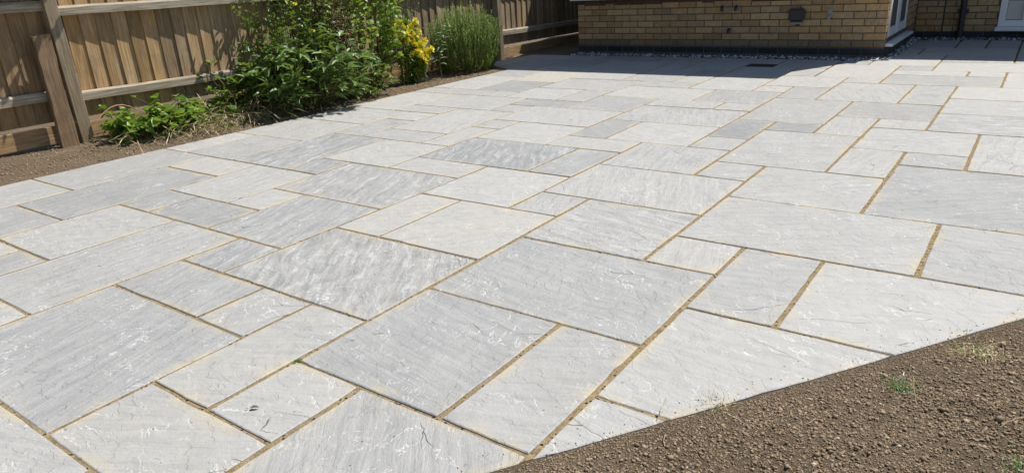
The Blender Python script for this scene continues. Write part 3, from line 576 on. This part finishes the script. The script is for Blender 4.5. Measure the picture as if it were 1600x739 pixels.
# local frame of the fence: x along it (towards the house), y away from the patio, z up
fence.rotation_euler = (0, 0, FROT)
TOP = 1.80
def board_mesh(k):
    r = random.Random(k); w = .150; V = []; n = 8
    for i in range(n+1):
        z = .195+(TOP-.195)*i/n; b_ = r.uniform(-.0015, .0015)
        for x, y in ((-w/2+b_, .0), (w/2+b_, .005), (w/2+b_, .0125), (-w/2+b_, .0140)): V.append((x, y, z))
    F = [(i*4+j, i*4+(j+1) % 4, (i+1)*4+(j+1) % 4, (i+1)*4+j) for i in range(n) for j in range(4)]+[(3, 2, 1, 0), (n*4, n*4+1, n*4+2, n*4+3)]
    return mesh('board', V, F, M['board'])
BV = [board_mesh(k) for k in range(5)]
def slope(s): return -.012*max(0, s-.5)*.75        # the rails fall a little towards the house
s = -1.33; k = 0
while s < 8.1:
    far = max(0, min(1, (s-.6)/1.2)); g = .28+.50*far+random.uniform(-.25, .25); br = .42+random.uniform(-.28, .24)-.02*far
    if s < 0: g = .3+random.uniform(-.1, .15); br = .36+random.uniform(-.12, .1)
    o = link('board', random.choice(BV), fence, (s, .040+random.uniform(0, .003), slope(s)), (random.gauss(0, .003), random.gauss(0, .004), .086+random.gauss(0, .006)), (g, br, 0, 1)); s += .1268; k += 1
def rail(s0, s1, z0, z1, hgt, g, br):
    V = []; F = []; n = 10; r = random.Random(s0*7+z0)
    for i in range(n+1):
        x = (s1-s0)*i/n; dz = (z1-z0)*i/n+r.uniform(-.002, .002)
        for y, z in ((-.026, 0), (.034, 0), (.034, hgt), (-.006, hgt+.006), (-.026, hgt-.012)): V.append((dz+z, y+r.uniform(-.001, .001), -x))
    # mesh is made along its own z so that the wood grain runs lengthwise; then turned flat
    for i in range(n):
        for j in range(5): F.append((i*5+j, (i+1)*5+j, (i+1)*5+(j+1) % 5, i*5+(j+1) % 5))
    F += [tuple(range(5)), tuple(range(n*5+4, n*5-1, -1))]
    me = mesh('rail', V, F, M['rail'])
    return link('rail', me, fence, (s0, 0, z0), (0, -math.pi/2, 0), (g, br, 0, 1))
def post(s, top, w=.098, d=.10, g=.55, br=.5):
    mb = MB(); mb.bbox(-w/2, w/2, -d/2, d/2, -.15, top, .004); return mb.build('post', M['post'], fence, (s, -.018, 0), (0, random.gauss(0, .006), 0), (g, br, 0, 1))
POSTS = [-1.45, .035, 2.80, 5.565, 8.15]
for p in POSTS: post(p, 1.86 if p < 5 else 1.84, w=.098 if p < 5 else .085)
for i in range(4):
    a, b = POSTS[i]+.051, POSTS[i+1]-.051
    la, lb = slope(a), slope(b); dz = .045 if i == 0 else 0
    rail(a, b, .329+dz+la+.004, .329+dz*.9+lb, .070, .75, .55); rail(a, b, 1.005+dz+la, 1.005+dz+lb, .068, .85, .5); rail(a, b, 1.62+la, 1.62+lb, .068, .7, .5)
    mb = MB(); mb.bbox(-.072, .072, -.011, .011, 0, b-a, .003)
    o = mb.build('gravel_board', M['board'], fence, (a, .026, .115+.5*(la+lb)-.02), (0, math.pi/2, 0), (.35, .52, 0, 1))
# cut-off old post leaning against it
st = MB(); r = random.Random(3); V = []; F = []
prof = [(-.068, -.03), (.060, -.03), (.064, .03), (-.066, .032)]; n = 12
for i in range(n+1):
    z = -.12+1.0*i/n
    for j, (x, y) in enumerate(prof):
        jx = r.uniform(-.004, .004)-(r.uniform(0, .014) if j in (0, 3) and i > 3 else 0)*-.6
        V.append((x+jx, y+r.uniform(-.002, .002), z+(.012 if i == n and j in (1, 2) else 0)))
for i in range(n):
    for j in range(4): F.append((i*4+j, i*4+(j+1) % 4, (i+1)*4+(j+1) % 4, (i+1)*4+j))
F += [(3, 2, 1, 0), (n*4, n*4+1, n*4+2, n*4+3)]
st.add(V, F); sp = F0+FDIR*(-.125)+FNOR*.105
o = st.build('post_stump', M['stump'], None, (sp.x, sp.y, -.01), (0, 0, FROT), (.4, .45, 0, 1)); o.rotation_euler = (-.02, .012, FROT)
tag(o, 'rough cut-off old timber post standing against the left fence post', 'post')

# ------------------------------------------------------------------ plants
class Fol:
    """leaves collected for ONE plant part"""
    def __init__(s): s.V = []; s.F = []; s.T = []
    def leaf(s, p, d, L, W, tint, droop=.25, fold=.18, up=None, simple=False, twist=0):
        p = Vector(p); d = Vector(d).normalized(); up = up or Vector((0, 0, 1))
        sd = d.cross(up)
        if sd.length < .05: sd = d.orthogonal()
        sd.normalize(); nn = sd.cross(d)
        if twist: sd, nn = sd*math.cos(twist)+nn*math.sin(twist), nn*math.cos(twist)-sd*math.sin(twist)
        n = len(s.V); dz = Vector((0, 0, -1))
        if simple:
            q = p+d*L*.5; s.V += [p[:], (q+sd*W*.5)[:], (p+d*L+dz*droop*L*.5)[:], (q-sd*W*.5)[:]]; s.F.append((n, n+1, n+2, n+3)); s.T += [tint]*4; return
        def c(t): return p+d*(L*t)+dz*(droop*L*t*t)
        c1, c2, c3 = c(.33), c(.68), c(1)
        f1, f2 = nn*(W*fold), nn*(W*fold*.8)
        s.V += [p[:], (c1+sd*W*.5+f1)[:], c1[:], (c1-sd*W*.5+f1)[:], (c2+sd*W*.38+f2)[:], c2[:], (c2-sd*W*.38+f2)[:], c3[:]]
        s.F += [(n, n+1, n+2), (n, n+2, n+3), (n+1, n+4, n+5, n+2), (n+2, n+5, n+6, n+3), (n+4, n+7, n+5), (n+5, n+7, n+6)]
        s.T += [tint-.04, tint, tint+.05, tint, tint, tint+.05, tint, tint]
    def build(s, name, mat, parent, kind='stuff', smooth=False):
        o = link(name, mesh(name, s.V, s.F, mat, smooth, {'tint': [min(1, max(0, t)) for t in s.T]}), parent)
        if kind: o['kind'] = kind
        return o
R_ = random.Random(11)
def rdir(zlo=-.3, zhi=1.0):
    a = R_.uniform(0, 2*math.pi); z = R_.uniform(zlo, zhi); h = math.sqrt(max(0, 1-z*z)); return Vector((h*math.cos(a), h*math.sin(a), z))
def rt(lo=0., hi=1.): return R_.uniform(lo, hi)
G_dark = [(0, (.035, .075, .018)), (.35, (.075, .15, .035)), (.7, (.13, .23, .055)), (1, (.23, .33, .11))]
G_mid = [(0, (.03, .07, .012)), (.4, (.08, .16, .022)), (.75, (.15, .26, .038)), (1, (.28, .36, .08))]
G_lime = [(0, (.05, .11, .012)), (.4, (.13, .25, .028)), (.75, (.22, .36, .045)), (1, (.38, .44, .10))]
G_ros = [(0, (.05, .09, .02)), (.4, (.12, .20, .038)), (.75, (.20, .31, .065)), (1, (.31, .42, .13))]
G_straw = [(0, (.26, .18, .09)), (.4, (.44, .34, .19)), (.75, (.60, .50, .31)), (1, (.68, .60, .42))]
L_ = {'dark': mat_leaf('dark_green_leaf', G_dark, .43, .24, .5), 'mid': mat_leaf('green_leaf', G_mid, .42, .32), 'lime': mat_leaf('bright_green_leaf', G_lime, .42, .38),
      'ros': mat_leaf('rosemary_needle', G_ros, .5, .22, .4), 'straw': mat_leaf('dry_straw', G_straw, .8, .0, .2), 'pale': mat_leaf('pale_lily_leaf', [(0, (.06, .12, .05)), (.5, (.16, .25, .13)), (1, (.42, .52, .38))], .3, .2, .6),
      'yellow': mat_leaf('yellow_petal', [(0, (.75, .52, .02)), (.5, (.90, .74, .05)), (1, (.95, .88, .25))], .6, .25, .3), 'red': mat_leaf('red_petal', [(0, (.25, .02, .02)), (1, (.55, .07, .07))], .6, .2, .3),
      'brown': mat_leaf('dead_seed_heads', [(0, (.10, .06, .035)), (.5, (.26, .18, .11)), (1, (.42, .34, .25))], .85, .1, .15)}
M['stem'] = mat_noisy('green_brown_stem', (.06, .075, .025), (.14, .12, .05), 30, .8)
M['cane'] = mat_noisy('reddish_cane', (.36, .15, .09), (.50, .27, .17), 30, .7)
def plant(name, loc, label, cat='plant', group=None):
    o = empty(name, loc); tag(o, label, cat, group); return o
def arc(p0, p1, bend, n=6):
    p0, p1 = Vector(p0), Vector(p1); out = []
    for i in range(n):
        t = i/(n-1); q = p0.lerp(p1, t)+Vector(bend)*(4*t*(1-t)); out.append(q)
    return out
def along(pts, t):
    x = t*(len(pts)-1); i = min(int(x), len(pts)-2); return pts[i].lerp(pts[i+1], x-i), (pts[i+1]-pts[i]).normalized()
def flower(parent, p, r, mat, name='flower', n=7, up=(0.4, -.3, .8)):
    f = Fol(); u = Vector(up).normalized(); a = u.orthogonal().normalized(); b = u.cross(a)
    for ring in range(2):
        for k in range(n):
            t = 2*math.pi*(k+.5*ring)/n; d = (a*math.cos(t)+b*math.sin(t))*(1-.35*ring)+u*(.25+.6*ring)
            f.leaf(p, d, r*(1-.2*ring), r*.62, rt(.2, .9), 0.05, .1, u)
    return f.build(name, mat, parent, None)

# --- tall shrub with small yellow flowers, behind the peony
def shrub(loc, label, name, nst, spread, hgt, leafmat, LL, WW, per, lean=(0, 0), tl=(.05, .95), droop=.3, z0=.12, up_bias=.25, rx=1.0, ry=1.0, cat='shrub'):
    o = plant(name, loc, label, cat); st = MB(); f = Fol(); tips = []
    for i in range(nst):
        a = R_.uniform(0, 2*math.pi); rr = spread*math.sqrt(R_.random()); h = hgt*R_.uniform(.5, 1.12)*(1-.15*(rr/spread)**2)
        tip = Vector((rr*math.cos(a)*rx+lean[0]*h, rr*math.sin(a)*ry+lean[1]*h, h)); base = Vector((tip.x*.25, tip.y*.25, -.03))
        pts = arc(base, tip, (rr*math.cos(a)*.25, rr*math.sin(a)*.25, .08*h)); st.tube(pts, [.006, .005, .004, .0035, .003, .002], 4); tips.append((pts[-1], o))
        k = int(per*h/hgt); cl = rt(-.18, .18)
        for j in range(k):
            t = z0+(1-z0)*R_.random()**.8; p, d = along(pts, t); q = rdir(-.35, .8); q.z += up_bias
            s_ = R_.uniform(.6, 1.15); off = rdir(-.5, .5)*R_.uniform(0, .075)
            f.leaf(p+off, q+d*.4, LL*s_, WW*s_, R_.uniform(*tl)*.8+.12+cl, droop*R_.uniform(.3, 1.5), .15, twist=R_.uniform(-.7, .7))
    st.build('stems', M['stem'], o); f.build('leaves', leafmat, o)
    return o, tips
sh, tips = shrub((-6.05, 4.62, 0), 'tall dark green shrub with small yellow flowers and dry seed heads against the fence', 'flowering_shrub', 56, .54, 1.38, L_['mid'], .066, .030, 56, (.10, .02), ry=1.15)
for p in ((-5.82, 4.30, 1.0), (-5.80, 4.36, .955), (-5.85, 4.45, 1.03), (-5.78, 4.62, .985), (-5.80, 4.52, .70), (-5.84, 4.28, 1.04), (-5.9, 4.72, 1.08)):
    flower(sh, Vector(p)-sh.location+Vector((.16, .0, .0)), .030, L_['yellow'])
flower(sh, Vector((-5.56, 4.88, .63))-sh.location, .030, L_['red'])
f = Fol()
for i in range(2600):
    a = R_.gauss(0, 1); p = Vector((.30+R_.gauss(0, .10), .22+a*.10, .50+R_.random()*.62+R_.gauss(0, .06)))
    for k in range(2): f.leaf(p, rdir(-.6, .9), R_.uniform(.016, .034), .013, rt(.2, 1), .3, .1, simple=True)
f.build('seed_heads', L_['brown'], sh)
# --- peony in front
def peony(loc, label, rad, hgt, nst, mat, LL, WW, name='peony', tl=(.1, .9), dirbias=(.0, 0), per=5):
    o = plant(name, loc, label); st = MB(); f = Fol()
    for i in range(nst):
        a = R_.uniform(0, 2*math.pi); rr = rad*math.sqrt(R_.random()); h = hgt*R_.uniform(.35, 1.12)*(1-.32*(rr/rad)**2)
        tip = Vector((rr*math.cos(a)+dirbias[0]*h, rr*math.sin(a)+dirbias[1]*h, h)); pts = arc((tip.x*.2, tip.y*.2, -.02), tip, (rr*math.cos(a)*.3, rr*math.sin(a)*.3, .1*h)); st.tube(pts, [.006, .005, .0045, .004, .0035, .003], 5)
        for t in [1.0]+[R_.uniform(.35, .95) for _ in range(per)]:
            p, d = along(pts, min(t, .999)); b = (rdir(-.1, .35)+Vector((math.cos(a), math.sin(a), .1))*.5).normalized(); e = p+b*R_.uniform(.04, .10); st.tube([p, e], [.0025, .002], 3)
            tint = R_.uniform(*tl); n = R_.choice((3, 3, 5))
            for k in range(n):
                w = (k-(n-1)/2)*.62; q = Vector((b.x*math.cos(w)-b.y*math.sin(w), b.x*math.sin(w)+b.y*math.cos(w), b.z+R_.uniform(-.1, .75)))
                s_ = R_.uniform(.7, 1.15); f.leaf(e, q, LL*s_, WW*s_, tint+rt(-.12, .12), R_.uniform(.1, .6), .2, twist=R_.uniform(-.5, .5))
    st.build('stems', M['stem'], o); f.build('leaves', mat, o); return o
peony((-5.72, 4.40, 0), 'bushy dark green peony with long glossy leaves leaning over the patio edge', .52, .70, 72, L_['dark'], .150, .040, dirbias=(.20, 0), tl=(.2, 1.0))
peony((-6.10, 4.00, 0), 'smaller leafy green plant between the dry grass and the peony', .32, .66, 44, L_['mid'], .085, .034, 'leafy_plant')
peony((-5.62, 5.02, 0), 'low grey-green foliage plant at the bed edge below the vine', .28, .36, 30, L_['mid'], .06, .022, 'low_plant', per=6)
# --- vine-like bush with bright leaves
vb, _ = shrub((-6.0, 5.42, 0), 'tall bright green leafy bush rising above the frame behind the yellow lilies', 'leafy_bush', 54, .52, 1.46, L_['lime'], .088, .064, 40, (.06, 0), tl=(0, 1), droop=.5, z0=.3)
fr = plant('red_flowers', (-5.78, 5.42, 0), 'small clump of faded red flowers beside the bright green bush', 'flower')
st = MB(); 
for k in range(7):
    p = Vector((R_.uniform(-.03, .07), R_.uniform(-.07, .08), .45+R_.uniform(-.05, .05))); st.tube(arc((0, 0, 0), p, (.02, 0, .03)), .0025, 4); flower(fr, p, .024, L_['red'] if k < 5 else L_['brown'])
st.build('stems', M['stem'], fr)
f = Fol()
for i in range(220): f.leaf((R_.gauss(.02, .06), R_.gauss(0, .07), R_.uniform(.08, .44)), rdir(-.2, .7), .05, .022, rt(), .3)
f.build('leaves', L_['mid'], fr)
# --- yellow lilies
yl = plant('yellow_lily', (-5.80, 5.86, 0), 'clump of yellow flowering lilies in full sun', 'flower'); st = MB(); f = Fol()
heads = [(.08, -.24, .50), (.15, -.10, .44), (.05, .16, .52), (.12, .18, .46), (.17, .22, .34), (.16, .02, .32), (.06, -.10, .60), (.02, -.17, .56), (.10, .02, .56), (.05, .06, .61), (.11, .09, .54), (.13, -.02, .49), (.12, .06, .46), (.02, -.2, .47), (.13, .10, .42), (.10, .0, .60), (.12, -.10, .52), (.14, .04, .36), (.08, -.14, .66), (.09, .1, .66), (.16, .14, .30), (.14, .20, .27), (.17, .10, .26), (.12, .03, .40)]
for hx, hy, hz in heads:
    c = Vector((hx, hy, hz)); pts = arc((hx*.3, hy*.4, -.02), c, (.03, .02, .02)); st.tube(pts, .004, 4)
    for k in range(4): flower(yl, c+rdir(-.5, .6)*.045, R_.uniform(.045, .062), L_['yellow'], n=6, up=rdir(.1, 1)[:])
    for k in range(52):
        t = R_.uniform(.05, .9); p, d = along(pts, t); f.leaf(p, rdir(-.1, .7)+d*.3, R_.uniform(.06, .11), .022, rt(.0, .9), R_.uniform(.2, .7))
st.build('stems', M['stem'], yl); f.build('leaves', L_['lime'], yl)
# --- leaning lily stalks with pale pointed leaves
for i, (lx, ly, lab) in enumerate(((-5.60, 6.24, 'leaning lily stalk with pale pointed leaves in front of the rosemary'), (-5.86, 6.08, 'upright lily stalk with narrow leaves behind the yellow lilies'))):
    o = plant('lily_stalk', (lx, ly, 0), lab, 'plant', 'lily stalks in the planting bed'); st = MB(); f = Fol(); lean = Vector((.03, .16, .60)) if i == 0 else Vector((.02, .03, .55))
    pts = arc((0, 0, -.02), lean, (-.02, -.06, .05)); st.tube(pts, [.006, .006, .005, .004, .004, .003], 6)
    for k in range(28):
        t = .25+.74*k/27; p, d = along(pts, t); a = k*2.4; q = Vector((math.cos(a), math.sin(a), .28)); L0 = R_.uniform(.10, .14)*(1.1-.35*t)
        f.leaf(p, q, L0, .026, rt(.7, 1) if i == 0 else rt(0, .5), R_.uniform(.1, .5), .25)
    st.build('stem', M['stem'], o); f.build('leaves', L_['pale'], o)
# --- rosemary
ro = plant('rosemary_bush', (-5.76, 6.90, 0), 'dense rounded rosemary bush of upright needle-leaved shoots', 'shrub'); st = MB(); f = Fol()
for i in range(900):
    a = R_.uniform(0, 2*math.pi); rr = math.sqrt(R_.random()); x, y = rr*math.cos(a)*.37, rr*math.sin(a)*.52
    h = (.77*(1-.26*rr**2.5))*R_.uniform(.66, 1.0)+R_.uniform(-.03, .06)
    if i > 560: h = R_.uniform(.12, .45); x, y = x/max(rr, .2)*R_.uniform(.62, .92), y/max(rr, .2)*R_.uniform(.62, .92)
    tip = Vector((x*1.10+R_.gauss(0, .02), y*1.06+R_.gauss(0, .02), h)); L0 = R_.uniform(.22, .40); b = Vector((x*.80, y*.82, max(.0, h-L0)))
    pts = arc(b, tip, (x*.05, y*.05, 0), 4); st.tube(pts, [.0028, .0024, .002, .0012], 3); tn = rt(-.15, .15)+.30*h
    for k in range(56):
        t = R_.random()**.85; p, d = along(pts, t); q = rdir(-.1, .5)*.75+d*.8; f.leaf(p, q, R_.uniform(.020, .034), .0052, R_.uniform(.1, .75)+tn+.12*t, 0, 0, simple=True)
for i in range(26):
    a = R_.uniform(0, 2*math.pi); st.tube(arc((0, 0, -.02), (math.cos(a)*.3, math.sin(a)*.38, R_.uniform(.2, .42)), (0, 0, .04)), [.010, .009, .008, .006, .005, .004], 5)
st.build('stems', M['stem'], ro); f.build('needles', L_['ros'], ro)
# --- thin grey-green plant behind it
shrub((-6.08, 6.18, 0), 'thin grey-green twiggy plant in front of the boards behind the rosemary', 'twiggy_plant', 12, .16, .98, L_['pale'], .045, .013, 34, (.02, .05), tl=(0, .6), cat='plant')
# --- heap of pulled-up vine at the left
wp = plant('pulled_weed_heap', (-6.03, 3.02, 0), 'heap of pulled-up vine with large green leaves at the foot of the fence', 'weeds'); st = MB(); f = Fol()
for i in range(84):
    y = R_.uniform(-.30, .50); x = R_.gauss(0, .09); e = Vector((x+R_.gauss(.05, .17), max(-.34, y+R_.gauss(0, .26)), R_.uniform(.01, .33)*(1.1-1.1*max(0, y))*R_.uniform(.5, 1.15))); pts = arc((x, y, .0), e, (R_.gauss(0, .05), R_.gauss(0, .05), .07)); st.tube(pts, [.004, .0035, .003, .003, .0025, .002], 4)
    for k in range(11):
        p, d = along(pts, R_.random()); s_ = R_.uniform(.35, 1.15); f.leaf(p+Vector((0, 0, .01)), rdir(-.3, .6), .092*s_, .080*s_, rt(.1, 1)*R_.uniform(.5, 1), R_.uniform(.1, .6), .16, twist=R_.uniform(-.6, .6))
for i in range(130):
    y = R_.uniform(-.45, .6); a = Vector((R_.uniform(-.05, .2), y, R_.uniform(.0, .06))); st.tube(arc(a, a+rdir(-.05, .3)*R_.uniform(.1, .25), (0, 0, R_.uniform(.01, .05)), 5), .0022, 3)
st.build('stems', M['stem'], wp); f.build('leaves', L_['lime'], wp)
MB().tube(arc((-.04, -.10, .22), (.03, -.50, .16), (0, 0, .10), 8), [.005, .005, .005, .0045, .004, .004, .0035, .003], 6).build('red_cane', M['cane'], wp)
# --- dry grass
dg = plant('dry_grass_clump', (-5.88, 3.60, 0), 'tangle of dry straw and grass between the weed heap and the peony', 'grass'); f = Fol(); g = Fol()
for i in range(1500):
    b = Vector((R_.gauss(0, .12), R_.gauss(.05, .40), .0)); h = abs(R_.gauss(.20, .12))+.03; d = rdir(-.0, .75); ff = g if R_.random() < .28 else f
    p = b; q = d; n = 4; w = R_.uniform(.004, .008); tn = rt()
    for k in range(n):
        L0 = h/n*1.6; ff.leaf(p, q, L0, w, tn, .1, 0, simple=True); p = p+q*L0*.92; q = (q+Vector((R_.gauss(0, .3), R_.gauss(0, .3), -.28))).normalized()
        if p.z < .005: break
f.build('straw', L_['straw'], dg); g.build('blades', L_['mid'], dg)
# --- low litter along the bed
lt = Fol()
for i in range(420):
    y = R_.uniform(2.6, 6.9); x = -5.45-.0+R_.uniform(-.6, -.02)+(y-2.6)*.03; lt.leaf((x, y, soil_z(x, y)+.008), rdir(-.05, .15), R_.uniform(.02, .05), R_.uniform(.005, .02), rt(), .1, .1)
o = lt.build('leaf_litter', L_['brown'], None); tag(o, 'dead leaves and stalks scattered on the bed soil', 'litter')
# --- climber hanging over the fence top, out of the picture; it dapples the left fence panel
cl = plant('overhanging_climber', (-6.30, 2.25, 1.55), 'leafy climber hanging over the fence top above the left panel', 'climber'); st = MB(); f = Fol(); O = Vector(cl.location)
for i in range(95):
    s_ = R_.uniform(-1.05, -.24); z = R_.uniform(.42, 1.45)
    if z < .98 and mnoise.noise(Vector((s_*3.4, z*2.9, 4.2))) > -.04: continue
    tg = F0+FDIR*s_+FNOR*.0; tg.z = z; k = max(.30, 1.50-z)+R_.uniform(0, .28)
    c = tg+Vector((.30, .57, 1.0))*k-O
    st.tube(arc((R_.uniform(-.1, .02), c.y*.6, .1), c, (0, 0, .06)), [.005, .004, .004, .003, .003, .002], 4)
    for j in range(9): f.leaf(c+rdir(-.6, .6)*R_.uniform(0, .09), rdir(-.4, .5), R_.uniform(.07, .11), R_.uniform(.055, .085), rt(), .3, .12, twist=R_.uniform(-.5, .5))
st.build('stems', M['stem'], cl); f.build('leaves', L_['mid'], cl)

# ------------------------------------------------------------------ small things on soil and paving
def tuft(name, loc, label, n, h, mats, spread, cat='grass', lay=.4):
    o = plant(name, loc, label, cat, 'grass tufts on the bare soil')
    for part, mt, k in mats:
        f = Fol()
        for i in range(int(n*k)):
            b = Vector((R_.gauss(0, spread), R_.gauss(0, spread), 0)); q = rdir(.15, 1) if R_.random() > lay else rdir(-.02, .25); hh = h*R_.uniform(.4, 1.1); p = b; tn = rt()
            for s_ in range(3):
                f.leaf(p, q, hh/2.8, .0026*(1-.2*s_), tn, .05, 0, simple=True); p = p+q*hh/3; q = (q+Vector((R_.gauss(0, .2), R_.gauss(0, .2), -.2))).normalized()
        f.build(part, mt, o)
    return o
def sz(x, y): return soil_z(x, y)+.001
tuft('grass_tuft', (-.165, 1.93, sz(-.165, 1.93)), 'small green grass tuft on the soil near the tip of the cut paving', 90, .045, (('blades', L_['mid'], .8), ('dry_blades', L_['pale'], .5)), .012)
tuft('grass_tuft', (-.55, 1.60, sz(-.55, 1.60)), 'wispy grass tuft at the cut patio edge in the lower middle', 60, .05, (('blades', L_['mid'], .4), ('dry_blades', L_['straw'], .8)), .016)
tuft('dry_tuft', (.0, 2.22, sz(0, 2.22)), 'flattened dry grass on the soil at the right by the cut edge', 150, .07, (('blades', L_['straw'], 1.0), ('green_blades', L_['mid'], .4)), .034, lay=.7)
tuft('grass_tuft', (.125, 1.70, sz(.125, 1.70)), 'green weed tuft in the lower right corner of the soil', 130, .045, (('blades', L_['mid'], 1), ('dry_blades', L_['pale'], .5)), .022)
for i, (x, y, a, L0, lab) in enumerate(((-.115, 1.86, 1.9, .085, 'pale twisted root standing in the soil below the grass tuft'), (.06, 1.84, .9, .09, 'straw stalk at the right rim of the soil'), (-.34, 1.62, .9, .06, 'short straw bit on the soil left of the pale root'), (-.07, 1.66, 2.6, .06, 'bent straw on the soil left of the corner weed'), (-.66, 1.44, 1.6, .075, 'thin dry stalk rising beside the cut paving'), (-.60, 1.36, 1.9, .05, 'dry stalk lying on the soil at the lower edge'))):
    z = soil_z(x, y); d = Vector((math.cos(a), math.sin(a), .55 if i in (0, 4) else .15)); pts = [Vector((0, 0, -.004))+d*(L0*t/6)+Vector((R_.gauss(0, .0018), R_.gauss(0, .0018), .01*math.sin(t/6*3.1))) for t in range(7)]
    o = MB().tube(pts, [.0013, .0013, .0012, .0011, .001, .0009, .0007], 5).build('straw_stalk', L_['straw'], None, (x, y, z)); tag(o, lab, 'straw', 'straw bits on the bare soil')
    me = o.data; at = me.attributes.new('tint', 'FLOAT', 'POINT'); at.data.foreach_set('value', [.45]*len(me.vertices))
f = Fol(); f.leaf((0, 0, .004), (.75, .55, .12), .030, .013, .25, .1, .35); f.leaf((.0, 0, .004), (-.6, -.6, .05), .014, .003, .1, 0, 0)
o = f.build('fallen_leaf', L_['brown'], None, None); o.location = (-1.662, .907, .0015); tag(o, 'single curled dead leaf lying on a small slab', 'leaf')
f = Fol()
for k in range(9): f.leaf((R_.gauss(0, .008), R_.gauss(0, .005), 0), rdir(.0, .4), .018, .008, rt(.1, .6), .1, .2)
o = f.build('moss_scrap', L_['mid'], None, None); o.location = (-1.768, 1.150, -.002); tag(o, 'scrap of olive moss at the joint crossing in the foreground', 'moss')
